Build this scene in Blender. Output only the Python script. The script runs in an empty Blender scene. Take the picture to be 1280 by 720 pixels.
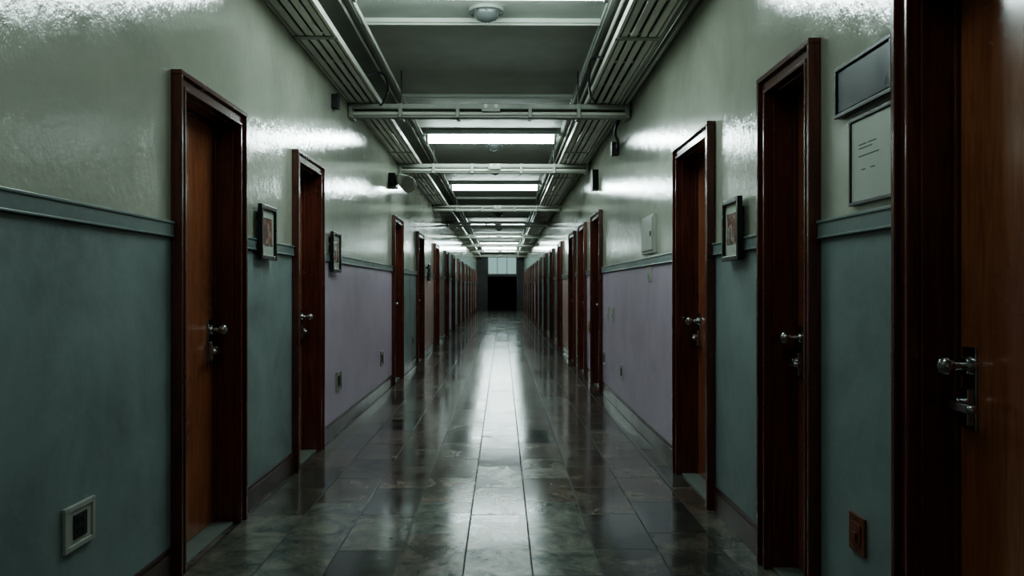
import bpy, bmesh, math, random
from mathutils import Vector, Matrix
random.seed(7)
S = bpy.context.scene
XL, XR = -1.486, 1.25
YB, YE = -1.6, 48.0
ZC = 3.42
RAIL_L, RAIL_R = 1.60, 1.565     # top of chair rails
CAMZ = 1.3

# ------------------------------------------------------------ materials
def newmat(name):
    m = bpy.data.materials.new(name); m.use_nodes = True
    nt = m.node_tree; b = nt.nodes["Principled BSDF"]
    return m, nt, b
def N(nt, t, **kw):
    n = nt.nodes.new(t)
    for k, v in kw.items(): setattr(n, k, v)
    return n
def mapped(nt, scale):
    tc = N(nt, "ShaderNodeTexCoord"); mp = N(nt, "ShaderNodeMapping")
    mp.inputs["Scale"].default_value = scale
    nt.links.new(tc.outputs["Object"], mp.inputs["Vector"])
    return mp.outputs["Vector"]
def noise(nt, vec, sc, det=4, rough=0.55, dist=0.0):
    n = N(nt, "ShaderNodeTexNoise")
    n.inputs["Scale"].default_value = sc; n.inputs["Detail"].default_value = det
    n.inputs["Roughness"].default_value = rough; n.inputs["Distortion"].default_value = dist
    nt.links.new(vec, n.inputs["Vector"]); return n.outputs["Fac"]
def ramp(nt, fac, stops):
    r = N(nt, "ShaderNodeValToRGB"); e = r.color_ramp.elements
    while len(e) < len(stops): e.new(0.5)
    for i, (p, c) in enumerate(stops):
        e[i].position = p; e[i].color = (*c, 1) if len(c) == 3 else c
    nt.links.new(fac, r.inputs["Fac"]); return r.outputs["Color"]
def maprange(nt, fac, a, b, c, d):
    r = N(nt, "ShaderNodeMapRange")
    for i, v in enumerate((a, b, c, d)): r.inputs[i + 1].default_value = v
    nt.links.new(fac, r.inputs[0]); return r.outputs[0]
def bump(nt, b, h, strength, dist):
    n = N(nt, "ShaderNodeBump"); n.inputs["Strength"].default_value = strength
    n.inputs["Distance"].default_value = dist
    nt.links.new(h, n.inputs["Height"]); nt.links.new(n.outputs["Normal"], b.inputs["Normal"])
def hexc(h):
    h = h.lstrip('#'); v = [int(h[i:i+2], 16)/255 for i in (0, 2, 4)]
    return tuple(c/12.92 if c <= .04045 else ((c+.055)/1.055)**2.4 for c in v)
def sc(c, k): return tuple(min(1, x*k) for x in c)

def paint(name, col, r0, r1, mott=0.25, bsc=9.0, bst=0.25, bdist=0.01, spec=0.5):
    m, nt, b = newmat(name)
    v = mapped(nt, (1, 1, 1))
    f = noise(nt, v, 2.2, 8, 0.62, 0.4)
    c = ramp(nt, f, [(0.3, sc(col, 1-mott)), (0.52, col), (0.72, sc(col, 1+mott*0.7))])
    nt.links.new(c, b.inputs["Base Color"])
    f2 = noise(nt, v, 5.0, 5, 0.6)
    nt.links.new(maprange(nt, f2, 0.3, 0.7, r0, r1), b.inputs["Roughness"])
    b.inputs["Specular IOR Level"].default_value = spec
    bump(nt, b, noise(nt, v, bsc, 6, 0.6), bst, bdist)
    return m
M_UP = paint("paint_cream_gloss", hexc('#bfc3b4'), 0.07, 0.15, 0.12, 13.0, 0.45, 0.006, 1.0)
M_GREEN = paint("paint_slate", hexc('#93a4a3'), 0.36, 0.55, 0.30, 14, 0.3, 0.006, 0.4)
M_LILAC = paint("paint_lilac", hexc('#cfc0d2'), 0.36, 0.55, 0.10, 14, 0.3, 0.006, 0.4)
M_PINK = paint("paint_salmon", hexc('#cbb0aa'), 0.36, 0.55, 0.14, 14, 0.3, 0.006, 0.4)
M_RAIL = paint("paint_teal_rail", hexc('#7f918f'), 0.28, 0.4, 0.2, 20, 0.2, 0.004)
M_CEIL = paint("ceiling_plaster", hexc('#b6bcb2'), 0.5, 0.7, 0.15, 5, 0.3, 0.01, 0.3)
M_MOULD = paint("ceiling_mould", hexc('#bcc1b8'), 0.4, 0.5, 0.15, 5, 0.2, 0.004)
M_TRAY = paint("tray_metal_paint", hexc('#d6d6ca'), 0.3, 0.45, 0.15, 20, 0.2, 0.002)
M_BEAM = paint("strut_metal_paint", hexc('#969a8f'), 0.3, 0.45, 0.25, 20, 0.2, 0.002)
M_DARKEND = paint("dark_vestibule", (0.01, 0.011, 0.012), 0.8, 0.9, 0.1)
M_SILL = paint("sill_stone", hexc('#7f8a84'), 0.3, 0.5, 0.2)
M_BLACKBOX = paint("black_plastic", (0.015, 0.015, 0.016), 0.35, 0.5, 0.2)
M_WHITE = paint("white_plastic", hexc('#b9bdb4'), 0.35, 0.5, 0.08)
M_GREYP = paint("grey_plastic", hexc('#7d827c'), 0.35, 0.5, 0.08)
M_DOME = paint("dome_lens", hexc('#565b59'), 0.12, 0.2, 0.08)
M_ENDW = paint("end_wall_paint", hexc('#3c413f'), 0.35, 0.5, 0.15)
M_PLATE = paint("switch_plate_metal", hexc('#8c8d82'), 0.25, 0.35, 0.15)
M_REDPLATE = paint("brown_plate", hexc('#7c452f'), 0.4, 0.5, 0.25, 30)
M_YEL = paint("amber_plastic", hexc('#a8823a'), 0.4, 0.5, 0.1)
M_PAPER = paint("paper", hexc('#c9d0c4'), 0.5, 0.6, 0.06)
M_INK = paint("ink", hexc('#4b514c'), 0.6, 0.7, 0.05)
M_SIGN = paint("brushed_sign", hexc('#5b6164'), 0.22, 0.4, 0.35, 3, 0.1, 0.002)
M_FRAMEBLK = paint("frame_black", (0.02, 0.018, 0.018), 0.2, 0.3, 0.2)

def wood(name, c1, c2, r0, r1, grain_axis='z', coat=0.3):
    m, nt, b = newmat(name)
    v = mapped(nt, (14, 14, 1.1))
    f = noise(nt, v, 2.0, 8, 0.65, 1.2)
    v2 = mapped(nt, (1, 1, 1))
    g = noise(nt, v2, 1.8, 6, 0.6, 0.3)
    a = ramp(nt, f, [(0.3, c1), (0.7, c2)])
    mx = N(nt, "ShaderNodeMixRGB", blend_type='MULTIPLY'); mx.inputs[0].default_value = 0.8
    nt.links.new(a, mx.inputs[1]); nt.links.new(ramp(nt, g, [(0.3, (0.6, 0.55, 0.55)), (0.65, (1, 1, 1))]), mx.inputs[2])
    nt.links.new(mx.outputs[0], b.inputs["Base Color"])
    nt.links.new(maprange(nt, g, 0.3, 0.7, r1, r0), b.inputs["Roughness"])
    b.inputs["Coat Weight"].default_value = coat; b.inputs["Coat Roughness"].default_value = 0.12
    bump(nt, b, f, 0.12, 0.003)
    return m
M_LEAF = wood("door_leaf_wood", hexc('#98593f'), hexc('#c07d59'), 0.16, 0.32, coat=.8)
M_TRIM = wood("door_casing_wood", hexc('#4d261d'), hexc('#7a4133'), 0.18, 0.32, coat=.5)
M_BASE = wood("baseboard_wood", hexc('#3d2a27'), hexc('#573d39'), 0.3, 0.45)

def metal(name, col, r):
    m, nt, b = newmat(name)
    v = mapped(nt, (1, 1, 1)); f = noise(nt, v, 30, 4)
    b.inputs["Metallic"].default_value = 1
    nt.links.new(ramp(nt, f, [(0.3, sc(col, .7)), (0.7, col)]), b.inputs["Base Color"])
    nt.links.new(maprange(nt, f, 0.3, 0.7, r, r+0.12), b.inputs["Roughness"])
    return m
M_CHROME = metal("lock_chrome", (0.55, 0.55, 0.56), 0.16)
M_DKMETAL = metal("dark_iron", (0.12, 0.12, 0.12), 0.35)

def emis(name, col, s):
    m, nt, b = newmat(name)
    b.inputs["Base Color"].default_value = (*col, 1)
    v = mapped(nt, (1, 1, 1)); f = noise(nt, v, 3, 2)
    nt.links.new(ramp(nt, f, [(0.2, sc(col, .95)), (0.8, col)]), b.inputs["Emission Color"])
    b.inputs["Emission Strength"].default_value = s
    return m
M_TUBE = emis("fluorescent_diffuser", (0.82, 1.0, 0.98), 34)
M_TUBEDIM = emis("fluorescent_diffuser_fill", (0.82, 1.0, 0.98), 13)  # weaker emission for the added near fill fixture, not a worn tube
M_TRANSOM = emis("transom_glow", (0.50, 0.75, 0.72), 0.4)

# floor
def floor_mat():
    m, nt, b = newmat("slate_tiles")
    tc = N(nt, "ShaderNodeTexCoord"); mp = N(nt, "ShaderNodeMapping")
    mp.inputs["Rotation"].default_value = (0, 0, math.radians(-90))
    mp.inputs["Location"].default_value = (0.1, 0.138, 0)
    nt.links.new(tc.outputs["Object"], mp.inputs["Vector"]); v = mp.outputs["Vector"]
    br = N(nt, "ShaderNodeTexBrick"); br.offset = 0.42; br.offset_frequency = 2
    br.inputs["Color1"].default_value = (0, 0, 0, 1); br.inputs["Color2"].default_value = (1, 1, 1, 1)
    br.inputs["Mortar"].default_value = (0.5, 0.5, 0.5, 1)
    br.inputs["Scale"].default_value = 1; br.inputs["Mortar Size"].default_value = 0.0042
    br.inputs["Mortar Smooth"].default_value = 0.2
    br.inputs["Brick Width"].default_value = 0.62; br.inputs["Row Height"].default_value = 0.318
    nt.links.new(v, br.inputs["Vector"])
    tilec = ramp(nt, br.outputs["Color"], [(0.0, hexc('#3f4647')), (0.35, hexc('#585b56')), (0.6, hexc('#67605a')), (1.0, hexc('#717b75'))])
    # per tile offset for slate veins
    add = N(nt, "ShaderNodeVectorMath", operation='MULTIPLY_ADD')
    add.inputs[1].default_value = (7, 7, 7)
    nt.links.new(br.outputs["Color"], add.inputs[0]); nt.links.new(v, add.inputs[2])
    f = noise(nt, add.outputs[0], 4.2, 10, 0.72, 0.6)
    veins = ramp(nt, f, [(0.34, (0.35, 0.38, 0.41)), (0.48, (0.85, 0.82, 0.79)), (0.58, (1.35, 1.18, 1.06)), (0.70, (1.8, 1.8, 1.7))])
    mx = N(nt, "ShaderNodeMixRGB", blend_type='MULTIPLY'); mx.inputs[0].default_value = 1
    nt.links.new(tilec, mx.inputs[1]); nt.links.new(veins, mx.inputs[2])
    mo = N(nt, "ShaderNodeMixRGB"); nt.links.new(br.outputs["Fac"], mo.inputs[0])
    nt.links.new(mx.outputs[0], mo.inputs[1]); mo.inputs[2].default_value = (*hexc('#121413'), 1)
    nt.links.new(mo.outputs[0], b.inputs["Base Color"])
    rr = N(nt, "ShaderNodeMath", operation='ADD')
    nt.links.new(maprange(nt, f, 0.3, 0.7, 0.07, 0.18), rr.inputs[0])
    nt.links.new(maprange(nt, br.outputs["Color"], 0, 1, 0.0, 0.05), rr.inputs[1])
    r2 = N(nt, "ShaderNodeMath", operation='MULTIPLY_ADD'); r2.inputs[1].default_value = 0.5
    nt.links.new(br.outputs["Fac"], r2.inputs[0]); nt.links.new(rr.outputs[0], r2.inputs[2])
    nt.links.new(r2.outputs[0], b.inputs["Roughness"])
    b.inputs["Specular IOR Level"].default_value = 0.65
    # bump: mortar + per-tile undulation
    inv = N(nt, "ShaderNodeMath", operation='MULTIPLY_ADD'); inv.inputs[1].default_value = -1.0; inv.inputs[2].default_value = 1.0
    nt.links.new(br.outputs["Fac"], inv.inputs[0])
    und = noise(nt, add.outputs[0], 2.2, 5, 0.5)
    a2 = N(nt, "ShaderNodeMath", operation='MULTIPLY_ADD'); a2.inputs[1].default_value = 0.7
    nt.links.new(und, a2.inputs[0]); nt.links.new(inv.outputs[0], a2.inputs[2])
    bump(nt, b, a2.outputs[0], 0.3, 0.005)
    return m
M_FLOOR = floor_mat()

def print_mat():
    m, nt, b = newmat("art_print")
    v = mapped(nt, (1, 1, 1)); f = noise(nt, v, 9, 3, 0.5)
    nt.links.new(ramp(nt, f, [(0.38, hexc('#2b2a2c')), (0.48, hexc('#7c3b34')), (0.56, hexc('#a89080')), (0.66, hexc('#4c5a56'))]), b.inputs["Base Color"])
    b.inputs["Roughness"].default_value = 0.2
    return m
M_PRINT = print_mat()

# ------------------------------------------------------------ mesh helpers
class MB:
    def __init__(s): s.bm = bmesh.new(); s.mats = []
    def mi(s, m):
        if m not in s.mats: s.mats.append(m)
        return s.mats.index(m)
    def box(s, x0, x1, y0, y1, z0, z1, m):
        x0, x1 = sorted((x0, x1)); y0, y1 = sorted((y0, y1)); z0, z1 = sorted((z0, z1))
        r = bmesh.ops.create_cube(s.bm, size=1)
        for v in r['verts']:
            v.co = Vector(((x0+x1)/2 + v.co.x*(x1-x0), (y0+y1)/2 + v.co.y*(y1-y0), (z0+z1)/2 + v.co.z*(z1-z0)))
        i = s.mi(m)
        for f in {f for v in r['verts'] for f in v.link_faces}: f.material_index = i
        return r['verts']
    def cyl(s, p0, p1, r0, m, r1=None, seg=16):
        p0, p1 = Vector(p0), Vector(p1); d = p1-p0
        r = bmesh.ops.create_cone(s.bm, cap_ends=True, segments=seg, radius1=r0, radius2=r0 if r1 is None else r1, depth=d.length)
        q = d.to_track_quat('Z', 'Y').to_matrix().to_4x4(); q.translation = (p0+p1)/2
        bmesh.ops.transform(s.bm, matrix=q, verts=r['verts'])
        i = s.mi(m)
        for f in {f for v in r['verts'] for f in v.link_faces}: f.material_index = i; f.smooth = len(f.verts) == 4
    def ball(s, c, r0, m, scale=(1, 1, 1)):
        r = bmesh.ops.create_uvsphere(s.bm, u_segments=20, v_segments=12, radius=r0)
        for v in r['verts']: v.co = Vector((c[0]+v.co.x*scale[0], c[1]+v.co.y*scale[1], c[2]+v.co.z*scale[2]))
        i = s.mi(m)
        for f in {f for v in r['verts'] for f in v.link_faces}: f.material_index = i; f.smooth = True
    def mesh(s, name):
        me = bpy.data.meshes.new(name); s.bm.normal_update(); s.bm.to_mesh(me); s.bm.free()
        for m in s.mats: me.materials.append(m)
        return me
def obj(name, me, loc=(0, 0, 0), parent=None, bev=0, rot=None, seg=2):
    o = bpy.data.objects.new(name, me); S.collection.objects.link(o); o.location = loc
    if rot: o.rotation_euler = rot
    if parent: o.parent = parent
    if bev:
        b = o.modifiers.new("bevel", 'BEVEL'); b.width = bev; b.segments = seg; b.limit_method = 'ANGLE'
    return o
def empty(name, loc):
    o = bpy.data.objects.new(name, None); S.collection.objects.link(o); o.location = loc; o.empty_display_size = .1
    return o

# ------------------------------------------------------------ doors layout
W1 = 1.0
doorsL = [(3.60, 4.53), (5.66, 6.50), (10.75, 11.7), (13.8, 14.8), (17.3, 18.3), (20.6, 21.6), (23.4, 24.4), (26.4, 27.4),
          (29.4, 30.4), (32.4, 33.4), (35.4, 36.4), (38.4, 39.4), (41.4, 42.4), (44.6, 45.6)]
doorsR = [(1.50, 2.46), (3.12, 3.77), (4.68, 5.65), (9.95, 10.95), (11.8, 12.8), (13.6, 14.6), (16.6, 17.6), (19.4, 20.4), (22.4, 23.4),
          (25.2, 26.2), (28.2, 29.2), (31.2, 32.2), (34.2, 35.2), (37.2, 38.2), (40.4, 41.4), (43.6, 44.6)]
def colsL(y):
    if y < 6: return M_GREEN
    if y < 11: return M_LILAC
    if y < 14: return M_GREEN
    if y < 17: return M_PINK
    return random.choice([M_GREEN, M_LILAC, M_PINK, M_GREEN])
def colsR(y):
    if y < 5: return M_GREEN
    if y < 11.5: return M_LILAC
    if y < 13.5: return M_PINK
    if y < 16: return M_PINK
    return random.choice([M_GREEN, M_LILAC, M_PINK, M_GREEN])
CW = 0.07; ZO = 2.215; TW = 0.20   # opening inset, opening top, recess depth
def build_wall(name, X, s, doors, rail, colf):
    # s=+1 -> corridor is on +x side of wall face
    mb = MB(); bb = MB(); rb = MB()
    prev = YB
    segs = []
    for (a, b) in doors:
        segs.append((prev, a+CW, a)); prev = b-CW
    segs.append((prev, YE, YE))
    x0, x1 = X, X - s*TW
    for i, (a, b, _) in enumerate(segs):
        m = colf(a+0.3)
        mb.box(x0, x1, a, b, 0, rail-0.03, m)
        mb.box(x0, x1, a, b, rail-0.03, ZC, M_UP)
        ya = YB if i == 0 else doors[i-1][1]
        yb = YE if i == len(doors) else doors[i][0]
        # chair rail with three-step profile
        rb.box(X, X+s*0.016, ya, yb, rail-0.072, rail-0.006, M_RAIL)
        rb.box(X, X+s*0.022, ya, yb, rail-0.012, rail, M_RAIL)
        rb.box(X, X+s*0.019, ya, yb, rail-0.072, rail-0.062, M_RAIL)
        bb.box(X, X+s*0.018, ya, yb, 0, 0.125, M_BASE)
        bb.box(X, X+s*0.010, ya, yb, 0.125, 0.145, M_BASE)
    for (a, b) in doors:
        mb.box(x0, x1, a+CW, b-CW, ZO, ZC, M_UP)
    mb.box(x1, x1 - s*0.1, YB, YE, 0, ZC, M_UP)
    obj(name, mb.mesh(name))
    return bb, rb
bb, rb = build_wall("wall_left", XL, 1, doorsL, RAIL_L, colsL)
obj("baseboard_left", bb.mesh("baseboard_left"), bev=0.004); obj("trim_1", rb.mesh("trim_1"), bev=0.003)
bb, rb = build_wall("wall_right", XR, -1, doorsR, RAIL_R, colsR)
obj("baseboard_right", bb.mesh("baseboard_right"), bev=0.004); obj("trim_2", rb.mesh("trim_2"), bev=0.003)

cache = {}
def door_meshes(w, s):
    k = (round(w, 3), s)
    if k in cache: return cache[k]
    X = lambda d: s*(d if d > -.11 or d < -.19 else d+.03)
    XK = lambda d: s*(d+.03)
    T = 2.285
    c = MB()
    # casing: backband, field, inner bead  (offset, width, projection)
    for off, wd, pr in ((0, .024, .050), (.024, .040, .032), (.064, .018, .040)):
        c.box(X(0), X(pr), off, off+wd, 0, T-off-wd, M_TRIM)
        c.box(X(0), X(pr), w-off-wd, w-off, 0, T-off-wd, M_TRIM)
        c.box(X(0), X(pr), off, w-off, T-off-wd, T-off, M_TRIM)
    # jamb lining
    j0, j1 = CW+.001, w-CW-.001
    c.box(X(0), X(-.198), j0, j0+.018, 0, ZO-.001, M_TRIM)
    c.box(X(0), X(-.198), j1-.018, j1, 0, ZO-.001, M_TRIM)
    c.box(X(0), X(-.198), j0, j1, ZO-.019, ZO-.001, M_TRIM)
    # door stops
    c.box(X(-.122), X(-.138), j0+.018, j0+.034, 0, ZO-.019, M_TRIM)
    c.box(X(-.122), X(-.138), j1-.034, j1-.018, 0, ZO-.019, M_TRIM)
    c.box(X(-.122), X(-.138), j0+.018, j1-.018, ZO-.035, ZO-.019, M_TRIM)
    l = MB(); l.box(X(-.14), X(-.185), j0+.02, j1-.02, .014, ZO-.021, M_LEAF)
    h = MB()
    for z in (.3, 1.15, 1.95):
        h.cyl((X(-.132), j0+.026, z-.05), (X(-.132), j0+.026, z+.05), .008, M_DKMETAL)
        h.box(X(-.1395), X(-.136), j0+.03, j0+.06, z-.045, z+.045, M_DKMETAL)
    si = MB(); si.box(X(.0), X(-.198), j0+.018, j1-.018, .0, .012, M_SILL)
    # lockset
    X = XK
    k_ = MB(); ly = j1-.085; z = 1.03
    k_.box(X(-.14), X(-.132), ly-.034, ly+.034, z-.14, z+.10, M_CHROME)
    k_.box(X(-.132), X(-.112), ly-.028, ly+.028, z-.125, z-.02, M_CHROME)
    k_.cyl((X(-.134), ly, z+.045), (X(-.115), ly, z+.045), .032, M_CHROME, .026)
    k_.cyl((X(-.12), ly, z+.045), (X(-.07), ly, z+.045), .013, M_CHROME)
    k_.cyl((X(-.085), ly, z+.045), (X(-.07), ly, z+.045), .018, M_CHROME, .026)
    k_.ball((X(-.06), ly, z+.045), .030, M_CHROME, (.7, 1, 1))
    k_.cyl((X(-.114), ly, z-.065), (X(-.09), ly, z-.065), .022, M_CHROME)
    k_.cyl((X(-.10), ly, z-.065), (X(-.070), ly, z-.065), .011, M_CHROME)
    k_.box(X(-.085), X(-.066), ly-.11, ly+.014, z-.078, z-.052, M_CHROME)
    k_.ball((X(-.0755), ly-.11, z-.065), .014, M_CHROME)
    k_.box(X(-.112), X(-.108), ly-.012, ly+.012, z-.115, z-.095, M_DKMETAL)
    cache[k] = tuple(q.mesh(n) for q, n in ((c, "casing"), (l, "leaf"), (h, "hinges"), (si, "sill"), (k_, "lockset")))
    return cache[k]
n = 0
for X, s, ds in ((XL, 1, doorsL), (XR, -1, doorsR)):
    for (a, b) in ds:
        n += 1
        e = empty(f"door_{n}", (X, a, 0))
        ms = door_meshes(b-a, s)
        for nm, me, bv in zip(("casing", "leaf", "hinges", "sill", "lockset"), ms, (.004, .002, 0, .002, .003)):
            obj(nm, me, parent=e, bev=bv if a < 20 else 0)

# ------------------------------------------------------------ floor, ceiling, ends
f = MB(); f.box(XL-TW-.1, XR+TW+.1, YB-.2, YE+6, -.1, 0, M_FLOOR); obj("floor", f.mesh("floor"))
c = MB(); c.box(XL-TW-.1, XR+TW+.1, YB-.2, YE+6, ZC, ZC+.1, M_CEIL)
obj("ceiling", c.mesh("ceiling"))
c = MB()
# longitudinal mouldings and panel frames on the ceiling
for x in (-1.12, .80):
    c.box(x-.03, x+.03, YB, YE, ZC-.035, ZC, M_MOULD)
    c.box(x-.015, x+.015, YB, YE, ZC-.05, ZC-.035, M_MOULD)
c.box(XL, XL+.05, YB, YE, ZC-.08, ZC, M_MOULD); c.box(XR-.05, XR, YB, YE, ZC-.08, ZC, M_MOULD)
y = 1.4
while y < 47:
    c.box(-1.09, .77, y-.03, y+.03, ZC-.035, ZC, M_MOULD)
    c.box(-1.09, .77, y-.012, y+.012, ZC-.05, ZC-.035, M_MOULD)
    y += 2.45
obj("trim_3", c.mesh("trim_3"), bev=.004)
w = MB(); w.box(XL-TW-.1, XR+TW+.1, YB-.2, YB, 0, ZC, M_UP); obj("wall_back", w.mesh("wall_back"))
w = MB(); ox0, ox1, oz = -.88, .86, 2.02
w.box(XL, ox0, YE, YE+.2, 0, ZC, M_ENDW); w.box(ox1, XR, YE, YE+.2, 0, ZC, M_ENDW)
w.box(ox0, ox1, YE, YE+.2, oz, 2.14, M_ENDW); w.box(ox0, ox1, YE, YE+.2, 3.2, ZC, M_ENDW)
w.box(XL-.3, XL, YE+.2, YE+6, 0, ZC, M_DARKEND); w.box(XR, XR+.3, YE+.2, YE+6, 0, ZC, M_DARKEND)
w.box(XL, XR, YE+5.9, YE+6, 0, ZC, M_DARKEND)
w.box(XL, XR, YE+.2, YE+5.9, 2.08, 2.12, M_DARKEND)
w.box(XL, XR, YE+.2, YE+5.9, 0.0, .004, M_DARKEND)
obj("wall_end", w.mesh("wall_end"))
e = empty("window_1", (0, YE, 0))
w = MB(); w.box(ox0, ox1, .10, .12, 2.14, 3.2, M_TRANSOM); obj("lit_glass", w.mesh("glass"), parent=e)
w = MB()
for x in (ox0+.02, -.3, .28, ox1-.02): w.box(x-.02, x+.02, .05, .10, 2.14, 3.2, M_BEAM)
w.box(ox0, ox1, .05, .10, 2.14, 2.18, M_BEAM); w.box(ox0, ox1, .05, .10, 3.16, 3.2, M_BEAM)
obj("mullions", w.mesh("mullions"), parent=e)

# ------------------------------------------------------------ fluorescent fixtures
lamp = MB(); hx0, hx1 = -1.02, .72
lamp.box(hx0, hx1, -.13, .13, -.07, 0, M_GREYP)
lamp.box(hx0, hx0+.03, -.075, .075, -.175, -.07, M_GREYP); lamp.box(hx1-.03, hx1, -.075, .075, -.175, -.07, M_GREYP)
lamp_me = lamp.mesh("housing")
def diff(mt):
    t = MB()
    vs = t.box(hx0+.03, hx1-.03, -.065, .065, -.165, -.072, mt)
    for v in vs:
        if v.co.z < -.1: v.co.y *= .6
    return t.mesh("diffuser")
tube_me, tube_dim = diff(M_TUBE), diff(M_TUBEDIM)
for yy in (1.9, 5.38, 10.75, 15.9, 25.4, 31.0, 36.0, 40.0, 43.5):  # nearest fixture is out of frame, added to fill the foreground with light
    e = empty("fluorescent_light", (0, yy, ZC))
    obj("housing", lamp_me, parent=e, bev=.004); obj("diffuser", tube_dim if yy < 3 else tube_me, parent=e)

# dome detectors
d = MB()
d.cyl((0, 0, -.035), (0, 0, 0), .13, M_GREYP, .135, 28); d.ball((0, 0, -.035), .10, M_DOME, (1, 1, .75))
for a in range(8):
    aa = a*math.pi/4; d.box(math.cos(aa)*.108-.008, math.cos(aa)*.108+.008, math.sin(aa)*.108-.008, math.sin(aa)*.108+.008, -.05, -.03, M_DKMETAL)
dme = d.mesh("dome_detector")
for yy in (6.05, 11.7, 14.2, 22.6, 28.0): obj("smoke_detector", dme, (-.12, yy, ZC))

# ------------------------------------------------------------ cable trays
def tray(xa, xb, nb, s):
    t = MB(); z0 = 3.085
    for x in (xa, xb): t.box(x-.010, x+.010, YB, YE-.05, z0, z0+.05, M_TRAY)
    pitch = (xb-xa-.02)/nb
    for i in range(nb):
        x = xa + .01 + pitch*(i+.5)
        t.box(x-pitch*.30, x+pitch*.30, YB, YE-.05, z0+.002, z0+.016, M_TRAY)
    t.box(xa+.01, xb-.01, YB, YE-.05, z0+.062, z0+.068, M_BLACKBOX)  # dark sheet added above the bars so the gaps look shaded
    y = YB+.3
    while y < YE-.3:
        t.box(xa+.010, xb-.010, y-.015, y+.015, z0+.022, z0+.035, M_BEAM)
        y += .7
    y = .9
    while y < YE-1:
        t.box(xa-.014, xb+.014, y-.03, y+.03, z0-.008, z0+.001, M_BEAM); y += 2.4
    # cables lying in the tray
    for i, r in enumerate((.018, .024, .014)):
        x = xa + (xb-xa)*(i+1)/4
        t.cyl((x, YB, z0+.07+r), (x, YE-.05, z0+.07+r), r, M_BLACKBOX, seg=8)
    obj("cable_tray", t.mesh("cable_tray"))
tray(XL+.015, XL+.30, 4, 1)
tray(XR-.43, XR-.14, 4, -1)
# conduits beside trays
for x, z, r in ((-1.19+.12, ZC-.06, .014), (-1.17, ZC-.05, .012), (.87, ZC-.05, .016), (XR-.04, 3.11, .03), (XR-.105, 3.11, .018)):
    c = MB(); c.cyl((x, YB, z), (x, YE-.05, z), r, M_TRAY if z > 3.3 else M_BEAM, seg=10)
    obj("conduit_pipe", c.mesh("conduit_pipe"))

# ------------------------------------------------------------ cross struts
b = MB()
for yy, z in ((-.075, 3.03), (.075, 3.03)):
    b.box(XL+.0, XR-.0, yy-.022, yy+.022, z, z+.045, M_BEAM)
b.box(XL, XR, -.05, .05, 2.955, 2.98, M_BEAM)
b.cyl((XL+.02, -.06, 2.99), (XR-.02, -.06, 2.99), .018, M_TRAY); b.cyl((XL+.02, .04, 3.005), (XR-.02, .04, 3.005), .016, M_TRAY)
for x in (XL+.01, -1.0, -.45, .25, .72, XR-.06): b.box(x, x+.035, -.11, .11, 2.945, 3.077, M_BEAM)
b.box(-.20, -.02, -.12, .12, 3.0, 3.075, M_BEAM); b.cyl((-.16, -.13, 3.05), (-.16, .13, 3.05), .02, M_TRAY); b.cyl((-.06, -.13, 3.05), (-.06, .13, 3.05), .02, M_TRAY)
for x in (-1.0, .72):
    b.cyl((x+.017, 0, 3.08), (x+.017, 0, ZC), .008, M_DKMETAL, seg=8)
bme = b.mesh("strut_beam")
for yy in (7.8, 11.5, 17.2, 21.5, 26.5, 31.8, 37, 42): obj("ceiling_strut", bme, (0, yy, 0), bev=.003)

# hanging cable loops (curves)
def cable(name, pts, r=.009, m=M_BLACKBOX):
    cu = bpy.data.curves.new(name, 'CURVE'); cu.dimensions = '3D'; cu.bevel_depth = r; cu.bevel_resolution = 3
    sp = cu.splines.new('BEZIER'); sp.bezier_points.add(len(pts)-1)
    for p, q in zip(sp.bezier_points, pts):
        p.co = q; p.handle_left_type = p.handle_right_type = 'AUTO'
    cu.materials.append(m); o = bpy.data.objects.new(name, cu); S.collection.objects.link(o)
cable("hanging_cable", [(-1.19, 7.0, 3.15), (-1.08, 7.05, 3.2), (-1.03, 7.2, 3.12), (-1.1, 7.4, 3.02), (-1.16, 7.6, 3.04), (-1.17, 7.7, 3.07)])
cable("hanging_cable", [(.84, 6.6, 3.2), (.76, 6.65, 3.22), (.74, 6.8, 3.12), (.78, 7.1, 3.05), (.86, 7.5, 3.06), (.9, 7.7, 3.09)], .01)
cable("hanging_cable", [(1.21, 7.9, 3.08), (1.14, 8.0, 2.92), (1.2, 8.3, 2.82), (1.235, 8.6, 2.78)], .016)
# junction boxes / brackets on walls
def jbox(x, y, z, s, dx=.07, dy=.14, dz=.16, m=M_BLACKBOX):
    j = MB(); j.box(0, s*dx, -dy/2, dy/2, -dz/2, dz/2, m); j.box(s*dx, s*(dx+.008), -dy/2-.006, dy/2+.006, -dz/2-.006, dz/2+.006, m)
    for a in (-1, 1):
        for b_ in (-1, 1): j.cyl((s*(dx+.008), a*(dy/2-.02), b_*(dz/2-.02)), (s*(dx+.012), a*(dy/2-.02), b_*(dz/2-.02)), .006, M_DKMETAL, seg=8)
    obj("junction_box", j.mesh("junction_box"), (x, y, z), bev=.003)
jbox(XL, 7.0, 2.93, 1, .05, .08, .12)
jbox(XR, 8.6, 2.80, -1, .07, .10, .14)
jbox(XR, 10.5, 2.72, -1, .07, .2, .26)

# emergency spotlights on the left wall
e = empty("emergency_light", (XL, 10.6, 2.72))
m = MB(); m.box(0, .09, -.16, .16, -.09, .09, M_BLACKBOX)
obj("battery_box", m.mesh("battery_box"), parent=e, bev=.01)
m = MB()
for yy in (-.12, .08):
    m.cyl((.09, yy, -.02), (.18, yy, -.02), .018, M_DKMETAL)
    m.cyl((.13, yy+.06, .03), (.26, yy-.11, -.06), .065, M_WHITE, .105, 24)
    m.cyl((.26, yy-.11, -.06), (.267, yy-.12, -.065), .10, M_PLATE, .09, 24)
obj("lamp_heads", m.mesh("lamp_heads"), parent=e)

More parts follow.
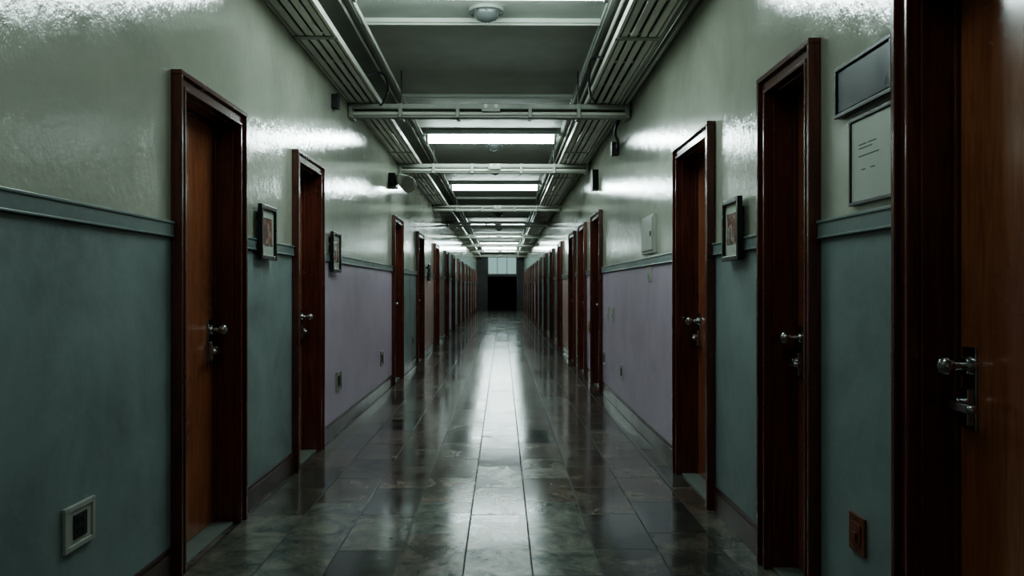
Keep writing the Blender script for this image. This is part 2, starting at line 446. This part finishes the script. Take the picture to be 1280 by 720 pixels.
# ------------------------------------------------------------ wall items
def picture(X, s, ya, yb, za, zb):
    w, h = yb-ya, zb-za; e = empty("picture_frame", (X+s*.0225, ya, za)); q = MB(); t = .028; d = .028
    q.box(0, s*d, 0, t, 0, h, M_FRAMEBLK); q.box(0, s*d, w-t, w, 0, h, M_FRAMEBLK)
    q.box(0, s*d, t, w-t, 0, t, M_FRAMEBLK); q.box(0, s*d, t, w-t, h-t, h, M_FRAMEBLK)
    obj("frame", q.mesh("frame"), parent=e, bev=.004)
    q = MB(); q.box(0, s*.012, t, w-t, t, h-t, M_PAPER); q.box(-s*.0223, 0, .05, w-.05, h-.09, h-.05, M_FRAMEBLK); obj("mat", q.mesh("mat"), parent=e)
    q = MB(); q.box(s*.0125, s*.0145, t+.035, w-t-.035, t+.06, h-t-.05, M_PRINT)
    obj("print", q.mesh("print"), parent=e)
picture(XL, 1, 4.80, 5.12, 1.475, 1.81)
picture(XL, 1, 6.82, 7.16, 1.44, 1.79)
picture(XR, -1, 4.07, 4.37, 1.445, 1.775)
picture(XL, 1, 15.7, 16.0, 1.45, 1.78)

def outlet(X, s, y, z, w=.12, h=.17, plate=M_PLATE, inner=M_BLACKBOX, nm="wall_outlet"):
    e = empty(nm, (X, y, z)); q = MB(); b_ = .02*min(1, w/.1)
    q.box(0, s*.014, -w/2, -w/2+b_, -h/2, h/2, plate); q.box(0, s*.014, w/2-b_, w/2, -h/2, h/2, plate)
    q.box(0, s*.014, -w/2+b_, w/2-b_, -h/2, -h/2+b_, plate); q.box(0, s*.014, -w/2+b_, w/2-b_, h/2-b_, h/2, plate)
    q.box(0, s*.009, -w/2+b_, w/2-b_, -h/2+b_, h/2-b_, plate)
    obj("plate", q.mesh("plate"), parent=e, bev=.003)
    q = MB(); iw, ih = w*.22, h*.27
    q.box(s*.009, s*.013, -iw, iw, -ih, ih, inner)
    for zz in (-ih*.45, ih*.45):
        q.box(s*.013, s*.016, -iw*.5, -iw*.25, zz-ih*.2, zz+ih*.2, M_DKMETAL); q.box(s*.013, s*.016, iw*.25, iw*.5, zz-ih*.2, zz+ih*.2, M_DKMETAL)
    obj("socket", q.mesh("socket"), parent=e, bev=.001)
outlet(XL, 1, 2.815, .475, .20, .155, M_WHITE)
outlet(XL, 1, 7.25, .465, .22, .17)
outlet(XL, 1, 9.85, .44, .2, .18)
outlet(XL, 1, 13.2, .44, .2, .18)
outlet(XR, -1, 8.33, .43, .16, .15, M_WHITE)
outlet(XR, -1, 9.75, .45, .16, .17, M_WHITE)
outlet(XR, -1, 11.4, .75, .12, .17, M_YEL, M_YEL, "alarm_call_point")
def switch(X, s, y, z, w, h, m=M_WHITE, nm="light_switch"):
    e = empty(nm, (X, y, z)); q = MB()
    q.box(0, s*.010, -w/2, w/2, -h/2, h/2, m); q.box(s*.010, s*.014, -w*.3, w*.3, -h*.3, h*.3, m)
    obj("plate", q.mesh("plate"), parent=e, bev=.003)
    q = MB(); q.box(s*.014, s*.022, -w*.12, w*.12, -h*.18, h*.05, m)
    q.cyl((s*.010, 0, h*.4), (s*.012, 0, h*.4), .004, M_DKMETAL); q.cyl((s*.010, 0, -h*.4), (s*.012, 0, -h*.4), .004, M_DKMETAL)
    obj("rocker", q.mesh("rocker"), parent=e, bev=.001)
switch(XR, -1, 2.79, .44, .12, .13, M_REDPLATE)
switch(XR, -1, 6.75, 1.42, .16, .12)
switch(XR, -1, 9.0, 1.0, .16, .17); switch(XR, -1, 9.4, 1.0, .16, .17)
# wall panel (thermostat cabinet)
e = empty("control_panel", (XR, 6.72, 1.75)); q = MB()
q.box(0, -.03, -.26, .26, -.16, .16, M_WHITE); q.box(-.03, -.038, -.235, .235, -.135, .135, M_WHITE)
obj("cabinet", q.mesh("cabinet"), parent=e, bev=.004)
q = MB(); q.box(-.038, -.044, -.2, -.17, -.02, .02, M_DKMETAL); obj("latch", q.mesh("latch"), parent=e)
# metal sign plate
e = empty("sign_plate", (XR, 2.50, 1.92)); q = MB(); w_, h_ = .43, .185
q.box(0, -.02, 0, w_, 0, h_, M_FRAMEBLK); obj("backing", q.mesh("backing"), parent=e, bev=.004)
q = MB(); q.box(-.02, -.024, .022, w_-.022, .02, h_-.02, M_SIGN); obj("face", q.mesh("face"), parent=e, bev=.001)
q = MB()
for a in ((0, w_, 0, .014), (0, w_, h_-.014, h_), (0, .014, .014, h_-.014), (w_-.014, w_, .014, h_-.014)):
    q.box(-.02, -.03, a[0], a[1], a[2], a[3], M_DKMETAL)
obj("rim", q.mesh("rim"), parent=e, bev=.002)
# paper notice in frame
e = empty("notice_board", (XR, 2.51, 1.59)); q = MB(); w_, h_ = .32, .305
q.box(0, -.012, 0, w_, 0, h_, M_PLATE)
for a in ((0, w_, 0, .012), (0, w_, h_-.012, h_), (0, .012, .012, h_-.012), (w_-.012, w_, .012, h_-.012)):
    q.box(-.012, -.02, a[0], a[1], a[2], a[3], M_DKMETAL)
obj("frame", q.mesh("frame"), parent=e, bev=.002)
q = MB(); q.box(-.012, -.014, .014, w_-.014, .014, h_-.014, M_PAPER); obj("sheet", q.mesh("sheet"), parent=e)
q = MB()
for z, segs in ((.205, ((.19, .25), (.12, .18))), (.192, ((.15, .25),)), (.165, ((.10, .25),)), (.118, ((.13, .16), (.20, .23)))):
    for (a, b_) in segs: q.box(-.014, -.0145, a, b_, z-.0018, z+.0018, M_INK)
obj("printed_lines", q.mesh("printed_lines"), parent=e)

# ------------------------------------------------------------ camera / world
cam = bpy.data.cameras.new("camera"); co = bpy.data.objects.new("camera", cam); S.collection.objects.link(co)
co.location = (0, 0, CAMZ); co.rotation_euler = (math.radians(90.03), 0, -0.012)
cam.sensor_width = 36; cam.lens = 28.125; cam.clip_end = 200; cam.clip_start = .05
S.camera = co
wd = bpy.data.worlds.new("world"); S.world = wd; wd.use_nodes = True
wd.node_tree.nodes["Background"].inputs[0].default_value = (.02, .025, .03, 1)
S.view_settings.view_transform = 'AgX'
S.view_settings.look = 'AgX - Medium High Contrast'
S.view_settings.exposure = 0.0
